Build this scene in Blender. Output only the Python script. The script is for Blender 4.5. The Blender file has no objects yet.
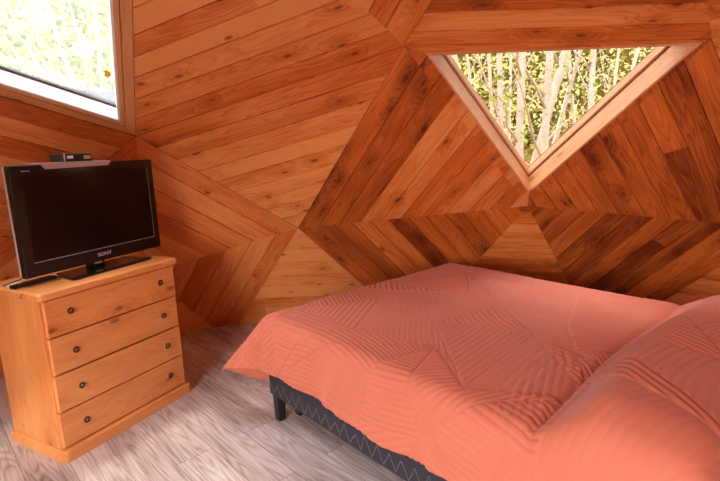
import bpy, bmesh, math, random
import numpy as np
from mathutils import Vector as Vec, Matrix

sc = bpy.context.scene
COL = sc.collection
PI = math.pi

# ------------------------------------------------------------------ helpers
def put(o, kind=None, label=None, cat=None, group=None, parent=None):
    COL.objects.link(o)
    if kind: o['kind'] = kind
    if label: o['label'] = label
    if cat: o['category'] = cat
    if group: o['group'] = group
    if parent is not None: o.parent = parent
    return o

def empty(name, loc=(0, 0, 0), rz=0, **k):
    o = bpy.data.objects.new(name, None)
    o.location = loc; o.rotation_euler = (0, 0, rz); o.empty_display_size = .1
    return put(o, **k)

def mesh_obj(name, verts, faces, mat, smooth=False, **k):
    me = bpy.data.meshes.new(name)
    me.from_pydata([tuple(v) for v in verts], [], faces)
    if mat: me.materials.append(mat)
    if smooth:
        me.polygons.foreach_set('use_smooth', [True] * len(me.polygons))
    me.update()
    return put(bpy.data.objects.new(name, me), **k)

def bm_obj(name, bm, mat, smooth=False, **k):
    me = bpy.data.meshes.new(name)
    bmesh.ops.recalc_face_normals(bm, faces=bm.faces)
    bm.to_mesh(me); bm.free()
    if mat: me.materials.append(mat)
    if smooth: me.polygons.foreach_set('use_smooth', [True] * len(me.polygons))
    return put(bpy.data.objects.new(name, me), **k)

def add_box(bm, lo, hi, bevel=0.0, seg=2, M=None):
    r = bmesh.ops.create_cube(bm, size=1.0)
    vs = r['verts']
    for v in vs:
        v.co = Vec([lo[i] + (v.co[i] + .5) * (hi[i] - lo[i]) for i in range(3)])
    if bevel > 0:
        es = list({e for v in vs for e in v.link_edges})
        rb = bmesh.ops.bevel(bm, geom=es, offset=bevel, segments=seg, profile=.5, affect='EDGES')
        vs = list({v for f in rb['faces'] for v in f.verts} | {v for v in vs if v.is_valid})
    if M is not None:
        for v in vs: v.co = M @ v.co
    return vs

def box(name, lo, hi, mat, bevel=.003, seg=2, **k):
    bm = bmesh.new(); add_box(bm, lo, hi, bevel, seg)
    return bm_obj(name, bm, mat, **k)

def prism(bm, pts, z0, z1):
    """extruded outline pts (x,y) between z0 and z1"""
    lo = [bm.verts.new((p[0], p[1], z0)) for p in pts]
    hi = [bm.verts.new((p[0], p[1], z1)) for p in pts]
    bm.faces.new(lo[::-1]); bm.faces.new(hi)
    for i in range(len(pts)):
        j = (i + 1) % len(pts)
        bm.faces.new((lo[i], lo[j], hi[j], hi[i]))

def tube(bm, path, radii, n=8, cap=True):
    path = [Vec(p) for p in path]
    rings = []
    up = Vec((0.13, 0.21, 1)).normalized()
    for i, p in enumerate(path):
        d = (path[min(i + 1, len(path) - 1)] - path[max(i - 1, 0)]).normalized()
        ref = Vec((1, 0, 0)) if abs(d.x) < .8 else Vec((0, 1, 0))
        a = d.cross(ref).normalized(); b = d.cross(a)
        rings.append([bm.verts.new(p + (a * math.cos(2 * PI * k / n) + b * math.sin(2 * PI * k / n)) * radii[i]) for k in range(n)])
    for i in range(len(rings) - 1):
        for k in range(n):
            bm.faces.new((rings[i][k], rings[i][(k + 1) % n], rings[i + 1][(k + 1) % n], rings[i + 1][k]))
    if cap:
        bm.faces.new(rings[0][::-1]); bm.faces.new(rings[-1])

# ------------------------------------------------------------------ materials
class NT:
    def __init__(self, name):
        self.m = bpy.data.materials.new(name); self.m.use_nodes = True
        self.t = self.m.node_tree; self.t.nodes.clear()
    def n(self, typ, ins=None, **attrs):
        nd = self.t.nodes.new(typ)
        for k, v in attrs.items(): setattr(nd, k, v)
        for k, v in (ins or {}).items():
            s = nd.inputs[k]
            if isinstance(v, bpy.types.NodeSocket): self.t.links.new(v, s)
            else: s.default_value = v
        return nd
    def math(self, op, a, b=0.0, c=0.0):
        nd = self.n('ShaderNodeMath', {0: a, 1: b, 2: c}, operation=op); return nd.outputs[0]
    def ramp(self, fac, stops, interp='LINEAR'):
        nd = self.n('ShaderNodeValToRGB', {'Fac': fac}); r = nd.color_ramp; r.interpolation = interp
        while len(r.elements) < len(stops): r.elements.new(.5)
        for e, (p, c) in zip(r.elements, stops):
            e.position = p; e.color = c if len(c) == 4 else (*c, 1)
        return nd.outputs[0]
    def mix(self, fac, a, b, blend='MIX'):
        nd = self.n('ShaderNodeMix', data_type='RGBA', blend_type=blend)
        for i, v in ((0, fac), (6, a), (7, b)):
            s = nd.inputs[i]
            if isinstance(v, bpy.types.NodeSocket): self.t.links.new(v, s)
            elif i == 0: s.default_value = v
            else: s.default_value = v if len(v) == 4 else (*v, 1)
        return nd.outputs[2]
    def out(self, shader):
        o = self.n('ShaderNodeOutputMaterial'); self.t.links.new(shader, o.inputs[0]); return self.m
    def bsdf(self, **k):
        nd = self.n('ShaderNodeBsdfPrincipled')
        for kk, v in k.items():
            s = nd.inputs[kk.replace('_', ' ')]
            if isinstance(v, bpy.types.NodeSocket): self.t.links.new(v, s)
            else: s.default_value = v if not (isinstance(v, tuple) and len(v) == 3) else (*v, 1)
        return nd.outputs[0]
    def uvw(self, src='UV', scale=(1, 1, 1), loc=(0, 0, 0)):
        tc = self.n('ShaderNodeTexCoord')
        mp = self.n('ShaderNodeMapping', {'Vector': tc.outputs[src], 'Scale': scale, 'Location': loc})
        return mp.outputs[0]

def plain(name, col, rough=.5, metal=0.0, bump=0.0, bscale=200, **k):
    t = NT(name)
    extra = dict(k)
    nz = t.n('ShaderNodeTexNoise', {'Vector': t.uvw('Object'), 'Scale': 9.0, 'Detail': 4.0})
    c = t.mix(nz.outputs[0], tuple(x * .88 for x in col), tuple(min(1, x * 1.12) for x in col))
    if bump:
        b = t.n('ShaderNodeTexNoise', {'Vector': t.uvw('Object'), 'Scale': float(bscale), 'Detail': 2.0})
        extra['Normal'] = t.n('ShaderNodeBump', {'Height': b.outputs[0], 'Strength': bump, 'Distance': .002}).outputs[0]
    return t.out(t.bsdf(Base_Color=c, Roughness=rough, Metallic=metal, **extra))

def wood(name, light, mid, dark, knots=True, rough=.5, tone_amt=1.0, src='UV', fibre=1.0, coat=0.0, tone_attr=True, knot_scale=(3.4, 8.5), gain=1.0, knot_amt=.66, knot_r=.11):
    """u = along the grain, in metres"""
    t = NT(name)
    base = t.uvw(src)
    if tone_attr:
        tone = t.n('ShaderNodeAttribute', attribute_name='tone').outputs['Fac']
    else:
        oi = t.n('ShaderNodeObjectInfo'); tone = oi.outputs['Random']
    # knots
    kv = t.n('ShaderNodeMapping', {'Vector': base, 'Scale': (knot_scale[0], knot_scale[1], 1)}).outputs[0]
    wob = t.n('ShaderNodeTexNoise', {'Vector': kv, 'Scale': 2.0, 'Detail': 2.0})
    vor = t.n('ShaderNodeTexVoronoi', {'Vector': kv, 'Scale': 1.0, 'Randomness': 1.0}, voronoi_dimensions='2D')
    rnd = t.n('ShaderNodeSeparateColor', {'Color': vor.outputs['Color']}).outputs[0]
    dist = t.math('ADD', vor.outputs['Distance'], t.math('MULTIPLY', t.math('SUBTRACT', wob.outputs[0], .5), .16))
    has = t.math('GREATER_THAN', rnd, knot_amt)
    kn = t.math('MULTIPLY', t.n('ShaderNodeMapRange', {'Value': dist, 'From Min': knot_r, 'From Max': knot_r * .3, 'To Min': 0.0, 'To Max': 1.0}, interpolation_type='SMOOTHSTEP').outputs[0], has)
    halo = t.math('MULTIPLY', t.n('ShaderNodeMapRange', {'Value': dist, 'From Min': .55, 'From Max': .05, 'To Min': 0.0, 'To Max': 1.0}, interpolation_type='SMOOTHSTEP').outputs[0], has)
    # growth rings: contour lines of stretched noise, bent round the knots
    gv = t.n('ShaderNodeMapping', {'Vector': base, 'Scale': (.85, 11.0, 1)}).outputs[0]
    g = t.n('ShaderNodeTexNoise', {'Vector': gv, 'Scale': 1.0, 'Detail': 2.0, 'Distortion': .25})
    gval = t.math('ADD', t.math('MULTIPLY', g.outputs[0], 13.0), t.math('MULTIPLY', halo, 2.2))
    ring = t.math('FRACT', gval)
    ring = t.math('POWER', ring, 2.2)
    fv = t.n('ShaderNodeMapping', {'Vector': base, 'Scale': (4.0, 170.0, 1)}).outputs[0]
    fib = t.n('ShaderNodeTexNoise', {'Vector': fv, 'Scale': 1.0, 'Detail': 3.0})
    bv = t.n('ShaderNodeMapping', {'Vector': base, 'Scale': (.9, 5.0, 1)}).outputs[0]
    blot = t.n('ShaderNodeTexNoise', {'Vector': bv, 'Scale': 1.0, 'Detail': 3.0})
    f = t.math('ADD', t.math('MULTIPLY', ring, .25), t.math('MULTIPLY', t.math('SUBTRACT', fib.outputs[0], .5), .45 * fibre))
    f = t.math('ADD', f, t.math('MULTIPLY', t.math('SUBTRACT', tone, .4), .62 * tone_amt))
    f = t.math('ADD', f, t.math('MULTIPLY', t.math('SUBTRACT', blot.outputs[0], .47), 1.15))
    if knots: f = t.math('ADD', f, t.math('MULTIPLY', halo, .22))
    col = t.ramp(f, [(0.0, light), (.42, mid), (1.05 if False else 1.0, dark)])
    if knots:
        col = t.mix(t.math('MULTIPLY', kn, .7), col, tuple(x * .5 for x in dark))
    h = t.math('ADD', t.math('MULTIPLY', fib.outputs[0], .5), t.math('MULTIPLY', ring, -.35))
    nrm = t.n('ShaderNodeBump', {'Height': h, 'Strength': .18, 'Distance': .0015}).outputs[0]
    return t.out(t.bsdf(Base_Color=col, Roughness=rough, Normal=nrm, Coat_Weight=coat, Coat_Roughness=.25, Specular_IOR_Level=.35))

M = {}
M['board'] = wood('cedar_boards', (.88, .36, .112), (.66, .165, .027), (.17, .026, .0032), rough=.46)
M['frame'] = wood('light_frame_wood', (.78, .40, .20), (.62, .28, .12), (.42, .15, .05), tone_amt=.5, rough=.5)
M['frame_orange'] = wood('orange_frame_wood', (.74, .36, .15), (.58, .235, .075), (.34, .10, .025), tone_amt=.5, rough=.5)
M['pine'] = wood('varnished_pine', (.82, .35, .12), (.69, .225, .055), (.40, .10, .02), rough=.36, coat=.25, knot_scale=(3.0, 7.0), tone_amt=.45, knot_amt=.80, knot_r=.11)
M['groove'] = plain('red_brown_groove', (.16, .035, .012), .7)
M['white_lining'] = plain('white_painted_lining', (.86, .85, .83), .6)  # pale wood lining, coloured white to imitate strong daylight on it
M['dark_gap'] = plain('dark_rubber_gasket', (.02, .015, .012), .7)
M['black_gloss'] = plain('black_gloss_plastic', (.008, .008, .009), .12)
M['black_satin'] = plain('black_satin_plastic', (.02, .02, .022), .35)
M['screen'] = plain('dark_screen', (.006, .004, .004), .16, Specular_IOR_Level=.3)
M['silver'] = plain('silver_plastic', (.52, .54, .60), .3, .6)
M['side_grey'] = plain('grey_plastic', (.45, .43, .42), .4)
M['white_print'] = plain('pale_print', (.75, .75, .75), .5)
M['white_plastic'] = plain('white_plastic', (.85, .85, .86), .4)
M['leg_black'] = plain('black_painted_wood', (.018, .016, .018), .4, bump=.2)
M['iron'] = plain('dark_bronze_metal', (.06, .04, .03), .35, .8)
M['steel'] = plain('worn_metal', (.55, .5, .45), .3, .9)
M['mattress'] = plain('mattress_ticking', (.75, .73, .70), .8)
M['concrete'] = plain('shell_outside', (.22, .20, .17), .8)

# glass: real pane, see-through with fresnel reflections
def glass(name, veil=0.0, tint=(1, 1, 1)):
    t = NT(name)
    tr = t.n('ShaderNodeBsdfTransparent', {'Color': (*tint, 1)}).outputs[0]
    gl = t.n('ShaderNodeBsdfGlossy', {'Color': (1, 1, 1, 1), 'Roughness': .02}).outputs[0]
    fr = t.n('ShaderNodeFresnel', {'IOR': 1.35}).outputs[0]
    s = t.n('ShaderNodeMixShader', {0: fr, 1: tr, 2: gl}).outputs[0]
    if veil > 0:  # whitish veil mixed in to imitate overexposed glare
        nz = t.n('ShaderNodeTexNoise', {'Vector': t.uvw('Object'), 'Scale': 6.0, 'Detail': 5.0})
        ff = t.math('MULTIPLY', t.math('ADD', t.math('MULTIPLY', nz.outputs[0], .7), .65), veil)
        tl = t.n('ShaderNodeBsdfTranslucent', {'Color': (.92, .96, 1.0, 1)}).outputs[0]
        s = t.n('ShaderNodeMixShader', {0: ff, 1: s, 2: tl}).outputs[0]
    return t.out(s)
M['glass'] = glass('clear_glass')
M['glass_film'] = glass('dusty_skylight_glass', .055)  # skylight pane with painted-in glare haze

# grey limed-oak vinyl planks
def floor_mat():
    t = NT('grey_oak_planks')
    uv = t.uvw('UV')
    br = t.n('ShaderNodeTexBrick', {'Vector': uv, 'Color1': (0, 0, 0, 1), 'Color2': (1, 1, 1, 1), 'Mortar': (.5, .5, .5, 1), 'Scale': 1.0,
             'Mortar Size': .0012, 'Brick Width': 1.22, 'Row Height': .182, 'Bias': 0.0}, offset=.37, offset_frequency=2)
    rnd = t.n('ShaderNodeSeparateColor', {'Color': br.outputs['Color']}).outputs[0]
    off = t.n('ShaderNodeCombineXYZ', {0: t.math('MULTIPLY', rnd, 37.0), 1: t.math('MULTIPLY', rnd, 11.0), 2: 0.0}).outputs[0]
    v = t.n('ShaderNodeVectorMath', {0: uv, 1: off}, operation='ADD').outputs[0]
    gv = t.n('ShaderNodeMapping', {'Vector': v, 'Scale': (1.1, 11.0, 1)}).outputs[0]
    g = t.n('ShaderNodeTexNoise', {'Vector': gv, 'Scale': 1.0, 'Detail': 1.5, 'Distortion': .3})
    ring = t.math('FRACT', t.math('MULTIPLY', g.outputs[0], 15.0))
    ring = t.math('POWER', t.math('PINGPONG', t.math('MULTIPLY', g.outputs[0], 26.0), 1.0), .55)
    fv = t.n('ShaderNodeMapping', {'Vector': v, 'Scale': (3.0, 90.0, 1)}).outputs[0]
    fib = t.n('ShaderNodeTexNoise', {'Vector': fv, 'Scale': 1.0, 'Detail': 4.0})
    bl = t.n('ShaderNodeTexNoise', {'Vector': t.n('ShaderNodeMapping', {'Vector': v, 'Scale': (1.3, 6.0, 1)}).outputs[0], 'Scale': 1.0, 'Detail': 3.0})
    f = t.math('ADD', t.math('MULTIPLY', ring, .30), t.math('MULTIPLY', fib.outputs[0], .62))
    f = t.math('ADD', f, t.math('MULTIPLY', t.math('SUBTRACT', bl.outputs[0], .5), .95))
    f = t.math('ADD', f, t.math('MULTIPLY', t.math('SUBTRACT', rnd, .5), .22))
    col = t.ramp(f, [(0.05, (.20, .15, .14)), (.34, (.45, .38, .365)), (.72, (.76, .70, .685))])
    col = t.mix(br.outputs['Fac'], col, (.10, .08, .075))
    nrm = t.n('ShaderNodeBump', {'Height': t.math('SUBTRACT', t.math('MULTIPLY', fib.outputs[0], .3), t.math('MULTIPLY', br.outputs['Fac'], 1.0)), 'Strength': .25, 'Distance': .001}).outputs[0]
    return t.out(t.bsdf(Base_Color=col, Roughness=.42, Normal=nrm))
M['floor'] = floor_mat()

def coverlet_mat():
    t = NT('coral_quilted_cotton')
    nz = t.n('ShaderNodeTexNoise', {'Vector': t.uvw('UV'), 'Scale': 5.0, 'Detail': 4.0})
    wv = t.n('ShaderNodeTexNoise', {'Vector': t.uvw('UV'), 'Scale': 700.0, 'Detail': 1.0})
    col = t.mix(nz.outputs[0], (.55, .145, .088), (.63, .19, .12))
    nrm = t.n('ShaderNodeBump', {'Height': wv.outputs[0], 'Strength': .12, 'Distance': .001}).outputs[0]
    return t.out(t.bsdf(Base_Color=col, Roughness=.72, Normal=nrm, Sheen_Weight=.25, Sheen_Roughness=.4, Specular_IOR_Level=.25))
M['coverlet'] = coverlet_mat()

def base_fabric():
    t = NT('navy_zigzag_ticking')
    uv = t.uvw('UV')
    sp = t.n('ShaderNodeSeparateXYZ', {'Vector': uv})
    x = sp.outputs[0]; y = sp.outputs[1]
    wn = t.n('ShaderNodeTexNoise', {'Vector': t.n('ShaderNodeCombineXYZ', {0: t.math('MULTIPLY', x, 14.0)}).outputs[0], 'Scale': 1.0, 'Detail': 2.0})
    xx = t.math('ADD', x, t.math('MULTIPLY', wn.outputs[0], .05))
    tri = t.math('PINGPONG', xx, .035)
    tri = t.math('MULTIPLY', tri, t.math('ADD', .2, t.math('MULTIPLY', wn.outputs[0], 3.4)))
    d = t.math('ABSOLUTE', t.math('SUBTRACT', t.math('SUBTRACT', y, .018), tri))
    ln = t.math('LESS_THAN', d, .0030)
    wv = t.n('ShaderNodeTexNoise', {'Vector': uv, 'Scale': 500.0, 'Detail': 1.0})
    col = t.mix(ln, (.028, .025, .038), (.17, .17, .20))
    nrm = t.n('ShaderNodeBump', {'Height': wv.outputs[0], 'Strength': .3, 'Distance': .001}).outputs[0]
    return t.out(t.bsdf(Base_Color=col, Roughness=.8, Normal=nrm))
M['base_fabric'] = base_fabric()

def bark_mat(name, a, b):
    t = NT(name)
    v = t.uvw('Object', (14, 14, 5))
    nz = t.n('ShaderNodeTexNoise', {'Vector': v, 'Scale': 1.0, 'Detail': 5.0})
    sp = t.n('ShaderNodeTexNoise', {'Vector': t.uvw('Object', (25, 25, 60)), 'Scale': 1.0, 'Detail': 2.0})
    c = t.mix(nz.outputs[0], a, b)
    c = t.mix(t.math('MULTIPLY', t.math('GREATER_THAN', sp.outputs[0], .63), .6), c, (.12, .09, .07))
    return t.out(t.bsdf(Base_Color=c, Roughness=.8))
M['bark'] = bark_mat('pale_bark', (.30, .235, .18), (.54, .445, .37))
M['bark_dark'] = bark_mat('grey_brown_bark', (.34, .27, .19), (.60, .50, .38))
def leaf_mat(name, stops):
    t = NT(name)
    oi = t.n('ShaderNodeAttribute', attribute_name='tone').outputs['Fac']
    c = t.ramp(oi, stops)
    d = t.n('ShaderNodeBsdfDiffuse', {'Color': c}).outputs[0]
    l = t.n('ShaderNodeBsdfTranslucent', {'Color': c}).outputs[0]
    return t.out(t.n('ShaderNodeMixShader', {0: .4, 1: d, 2: l}).outputs[0])
M['leaf'] = leaf_mat('yellow_green_leaves', [(0, (.04, .035, .004)), (.45, (.14, .115, .014)), (.78, (.34, .28, .045)), (1, (.66, .56, .20))])
M['leaf_green'] = leaf_mat('fresh_green_leaves', [(0, (.10, .17, .02)), (.5, (.26, .38, .05)), (1, (.50, .58, .16))])
M['yellow_leaf'] = plain('yellow_leaf', (.75, .45, .03), .6)
def ground_mat():
    t = NT('leaf_litter_ground')
    nz = t.n('ShaderNodeTexNoise', {'Vector': t.uvw('Object'), 'Scale': 3.0, 'Detail': 8.0})
    c = t.ramp(nz.outputs[0], [(.3, (.06, .06, .012)), (.5, (.20, .17, .04)), (.7, (.38, .32, .10))])
    return t.out(t.bsdf(Base_Color=c, Roughness=.9))
M['ground'] = ground_mat()

# ------------------------------------------------------------------ the dome
V = {'A': (3.116, 1.373, 1.577), 'B': (3.613, 0.462, 0.879), 'C': (2.675, -0.267, 1.964), 'D': (3.415, -1.195, 1.005), 'E': (2.379, -1.665, 1.888), 'X': (3.497, 1.589, 0.596), 'G': (4.067, 1.189, -0.171), 'P': (1.798, 0.682, 2.641), 'Q': (2.024, 2.286, 2.007), 'Y': (3.092, 2.778, 0.614), 'T': (1.473, -0.813, 2.695), 'F': (4.251, -0.468, -0.214), 'J': (2.877, -2.543, 0.881), 'K': (3.886, -2.001, -0.229)}
V = {k: Vec(v) for k, v in V.items()}
C0 = Vec((.45, 0.0, 0.6))
def polar(r, deg, z): return Vec((.45 + r * math.cos(math.radians(deg)), r * math.sin(math.radians(deg)), z))
ring0 = [V['K']] + [polar(3.75, d, -.2) for d in (-57, -84, -111, -138, -165, -192, -219, -246, -273, -299, -320)] + [V['G']]
ring1 = [V['J']] + [polar(3.45, d, .86) for d in (-73, -99, -125, -151, -177, -203, -229, -255, -280)] + [V['Y'], V['X']]
ring2 = [V['E']] + [polar(2.55, d, 1.95) for d in (-72, -106, -140, -174, -208, -242, -275)] + [V['Q']]
ring3 = [V['T']] + [polar(1.4, d, 2.72) for d in (-95, -150, -205, -260, -300)] + [V['P']]
APEX = Vec((.45, 0, 3.15))
L0, H0 = ring0[1], ring0[-2]

rng = random.Random(7)
def clip(poly, f):
    out = []
    n = len(poly)
    for i in range(n):
        a, b = poly[i], poly[(i + 1) % n]
        fa, fb = f(a), f(b)
        if fa >= 0: out.append(a)
        if (fa >= 0) != (fb >= 0): out.append(a + (b - a) * (fa / (fa - fb)))
    return out

WIDTHS = {}
def widths(seed, lo=.105, hi=.138):
    r = random.Random(seed)
    return [r.uniform(lo, hi) for _ in range(40)]

def board_panel(name, poly, edge, seed=1, mat='board', w=(.105, .138), pick=0.0, wscale=1.0):  # panel tone offset: wood stain, plus dimness painted in on the right
    """a dome panel clad in boards laid parallel to edge[0]-edge[1]; poly is convex and planar"""
    poly = [Vec(p) for p in poly]
    n = (poly[1] - poly[0]).cross(poly[2] - poly[0]).normalized()
    if n.dot(C0 - poly[0]) < 0: n = -n; 
    poly = clip(poly, lambda p: p.z + .004)
    if len(poly) < 3: return None
    p0 = Vec(edge[0]); e1 = (Vec(edge[1]) - p0).normalized()
    e1 = (e1 - n * e1.dot(n)).normalized()
    e2 = n.cross(e1)
    cen = sum(poly, Vec()) / len(poly)
    if (cen - p0).dot(e2) < 0: e2 = -e2
    fv = lambda p: (p - p0).dot(e2)
    vs = [fv(p) for p in poly]
    verts, faces, uvs, tones = [], [], [], []
    def face(pts, tone, ou, ov):
        i = len(verts); verts.extend(pts); faces.append(list(range(i, i + len(pts))))
        uvs.extend([((p - p0).dot(e1) + ou, fv(p) + ov) for p in pts]); tones.append(tone)
    def ordered(pts):   # make normal face inwards
        nn = Vec()
        for i in range(1, len(pts) - 1): nn += (pts[i] - pts[0]).cross(pts[i + 1] - pts[0])
        return pts if nn.dot(n) > 0 else pts[::-1]
    ws = [x * wscale for x in widths(seed, *w)]; v0 = 0.0; k = 0
    while v0 > min(vs):
        k -= 1; v0 -= ws[k % 40]
    c = .0036; g = .0004; dep = .012
    rr = random.Random(seed * 31 + len(name))
    while v0 < max(vs):
        v1 = v0 + ws[k % 40]; rr = random.Random(seed * 977 + (k % 40)); k += 1
        # boards run with an occasional butt joint
        us = [(p - p0).dot(e1) for p in poly]
        cuts = [min(us) - 1] + ([rr.uniform(min(us), max(us))] if rr.random() < .22 and wscale == 1.0 else []) + [max(us) + 1]
        for ci in range(len(cuts) - 1):
            top = clip(clip(poly, lambda p: fv(p) - v0 - c), lambda p: v1 - c - fv(p))
            ua, ub = cuts[ci], cuts[ci + 1]
            top = clip(clip(top, lambda p: (p - p0).dot(e1) - ua - .0008), lambda p: ub - .0008 - (p - p0).dot(e1))
            if len(top) < 3: continue
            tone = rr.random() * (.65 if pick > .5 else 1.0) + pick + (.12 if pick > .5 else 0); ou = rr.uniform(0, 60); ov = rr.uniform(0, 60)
            top = ordered(top)
            face(top, tone, ou, ov)
            for i in range(len(top)):
                a, b = top[i], top[(i + 1) % len(top)]
                for vv, sg in ((v0 + c, -1), (v1 - c, 1)):
                    if abs(fv(a) - vv) < 1e-5 and abs(fv(b) - vv) < 1e-5:
                        d = e2 * sg * (c - g) - n * dep
                        face([b, a, a + d, b + d], tone, ou, ov)
        v0 = v1
    # backing, with real thickness, closing against its neighbours
    o = lambda p, t: p + (p - C0).normalized() * t
    bi = ordered([o(p, .012) for p in poly]); bo = [o(p, .085) for p in bi]
    face(bi, .9, 3, 3); face(bo[::-1], .9, 3, 3)
    for i in range(len(bi)):
        j = (i + 1) % len(bi)
        face([bi[j], bi[i], bo[i], bo[j]], .5, 5, 5)
    me = bpy.data.meshes.new(name); me.from_pydata([tuple(v) for v in verts], [], faces)
    me.materials.append(M[mat])
    ul = me.uv_layers.new(name='UVMap'); ul.data.foreach_set('uv', [x for u in uvs for x in u])
    at = me.attributes.new('tone', 'FLOAT', 'FACE'); at.data.foreach_set('value', tones)
    me.update()
    return put(bpy.data.objects.new(name, me), kind='structure')

def tri(name, a, b, c, edge, seed=1, **k):
    return board_panel(name, [V[a], V[b], V[c]], (V[edge[0]], V[edge[1]]), seed, **k)
V['L'] = L0; V['H'] = H0; V['Z'] = APEX
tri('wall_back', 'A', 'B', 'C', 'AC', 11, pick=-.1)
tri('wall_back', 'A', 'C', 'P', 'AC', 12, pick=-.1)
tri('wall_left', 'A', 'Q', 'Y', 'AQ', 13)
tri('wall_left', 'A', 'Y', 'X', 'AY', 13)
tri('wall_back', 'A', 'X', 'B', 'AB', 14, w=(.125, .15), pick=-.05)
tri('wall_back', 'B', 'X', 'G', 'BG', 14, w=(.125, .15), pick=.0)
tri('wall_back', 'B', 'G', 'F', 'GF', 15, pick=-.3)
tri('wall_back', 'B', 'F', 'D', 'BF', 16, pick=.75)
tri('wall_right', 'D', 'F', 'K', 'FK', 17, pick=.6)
tri('wall_right', 'D', 'K', 'J', 'KJ', 18, pick=.95)  # right-hand boards: browner wood, darkened further in place of weaker light
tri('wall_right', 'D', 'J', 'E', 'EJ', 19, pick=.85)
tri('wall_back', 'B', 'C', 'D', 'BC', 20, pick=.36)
tri('ceiling', 'C', 'E', 'T', 'CE', 21, w=(.085, .12), pick=.4)
tri('ceiling', 'C', 'P', 'T', 'CT', 22, pick=.1)
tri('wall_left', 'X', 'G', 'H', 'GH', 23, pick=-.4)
tri('ceiling', 'P', 'T', 'Z', 'PT', 24)

# --- window 1 : the triangular opening over the bed
C_, D_, E_ = V['C'], V['D'], V['E']
N1 = (D_ - C_).cross(E_ - C_).normalized()
if N1.dot(C0 - C_) < 0: N1 = -N1
H1 = [Vec((2.685, -.388, 1.923)), Vec((3.318, -1.166, 1.107)), Vec((2.401, -1.631, 1.876))]   # top left, bottom, top right
def onplane(p, q, n): return p - n * (p - q).dot(n)
H1 = [onplane(p, C_, N1) for p in H1]
def carry_on(name, poly, corner, far, along, n, seed, pick):
    """the boards of the neighbouring panel run on over the fold to the window frame"""
    d = (corner - far).normalized(); f = (along - corner).normalized()
    dp = (d - n * d.dot(n)).normalized()
    board_panel(name, poly, (corner, corner + dp), seed, pick=pick, wscale=dp.cross(f).length / d.cross(f).length * .9999)
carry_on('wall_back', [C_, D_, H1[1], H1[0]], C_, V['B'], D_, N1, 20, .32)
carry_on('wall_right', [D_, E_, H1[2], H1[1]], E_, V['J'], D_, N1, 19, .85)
board_panel('wall_back', [C_, H1[0], H1[2], E_], (C_, E_), 21, w=(.085, .12), pick=.4)

def frame_window(name, hole, n, depth, split, lin_mat, pane_mat, th=.004, lab=None, stop=.03, gaskets=None):
    """lining boards set into the triangular opening, a sash behind them, one pane; n points into the room"""
    root = empty(name, hole[1]); root['kind'] = 'structure'
    cen = sum(hole, Vec()) / 3
    k = len(hole)
    inv = Matrix.Translation(-Vec(hole[1]))
    def inset(d):   # polygon moved inwards by d
        out = []
        for i in range(k):
            a, b, c = hole[i - 1], hole[i], hole[(i + 1) % k]
            u = (a - b).normalized(); w = (c - b).normalized()
            s = math.sqrt((1 - u.dot(w)) / 2)
            out.append(b + (u + w).normalized() * (d / s))
        return out
    def ring_part(pname, d0, d1, z0, z1, i, mat, tone):
        a0, a1 = inset(d0), inset(d1); j = (i + 1) % k
        e = (a0[j] - a0[i]).normalized()
        pts = [a0[i], a0[j], a1[j], a1[i]]
        vs = [p - n * z0 for p in pts] + [p - n * z1 for p in pts]
        fs = [(0, 1, 2, 3), (7, 6, 5, 4), (0, 4, 5, 1), (1, 5, 6, 2), (2, 6, 7, 3), (3, 7, 4, 0)]
        me = bpy.data.meshes.new(pname)
        me.from_pydata([tuple(inv @ p) for p in vs], [], fs); me.materials.append(mat)
        ul = me.uv_layers.new(name='UVMap')
        for lp in me.loops:
            p = vs[lp.vertex_index]; q = p - a0[i]
            ul.data[lp.index].uv = (q.dot(e) + i * 7, q.dot(n) + q.dot(n.cross(e)) + i * 3)
        at = me.attributes.new('tone', 'FLOAT', 'FACE'); at.data.foreach_set('value', [tone] * 6)
        bm = bmesh.new(); bm.from_mesh(me); bmesh.ops.recalc_face_normals(bm, faces=bm.faces); bm.to_mesh(me); bm.free()
        return put(bpy.data.objects.new(pname, me), parent=root)
    for i in range(k):
        ring_part('window_frame', -.002, .010, -.002, split - .006, i, lin_mat, .25 + .2 * i)
        ring_part('groove', -.004, .0085, split - .006, split + .009, i, M['groove'], .9)
        ring_part('sash', .006, .006 + stop * .5, split + .009, depth - .004, i, lin_mat, .3)
        if gaskets is None or i in gaskets: ring_part('gasket', .0, .014, depth - .004, depth + .012, i, M['dark_gap'], .5)
    a = inset(.006)
    vs = [inv @ (p - n * (depth + .001)) for p in a] + [inv @ (p - n * (depth + .007)) for p in a]
    fs = [tuple(range(k)), tuple(range(2 * k - 1, k - 1, -1))] + [(i, k + i, k + (i + 1) % k, (i + 1) % k) for i in range(k)]
    mesh_obj('pane', vs, fs, pane_mat, parent=root)
    return root
frame_window('window_1', H1, N1, .2, .135, M['frame'], M['glass'], gaskets=(1,))

# --- window 2 : the skylight on the left
A_, P_, Q_ = V['A'], V['P'], V['Q']
N2 = (P_ - A_).cross(Q_ - A_).normalized()
if N2.dot(C0 - A_) < 0: N2 = -N2
def inset_tri(t, d):
    out = []
    for i in range(3):
        a, b, c = t[i - 1], t[i], t[(i + 1) % 3]
        u = (a - b).normalized(); w = (c - b).normalized()
        s = math.sqrt((1 - u.dot(w)) / 2); out.append(b + (u + w).normalized() * (d / s))
    return out
T2 = [Q_, A_, P_]
H2 = inset_tri(T2, .085)
def frame_boards(nm, T, H, seed):
    for i in range(3):
        j = (i + 1) % 3
        board_panel(nm, [T[i], T[j], H[j], H[i]], (T[i], T[j]), seed + i, mat='frame_orange', w=(.056, .058))
frame_boards('trim_1', T2, H2, 31)
frame_window('window_2', H2, N2, .10, .092, M['white_lining'], M['glass_film'], stop=.01, gaskets=(0,))

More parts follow.
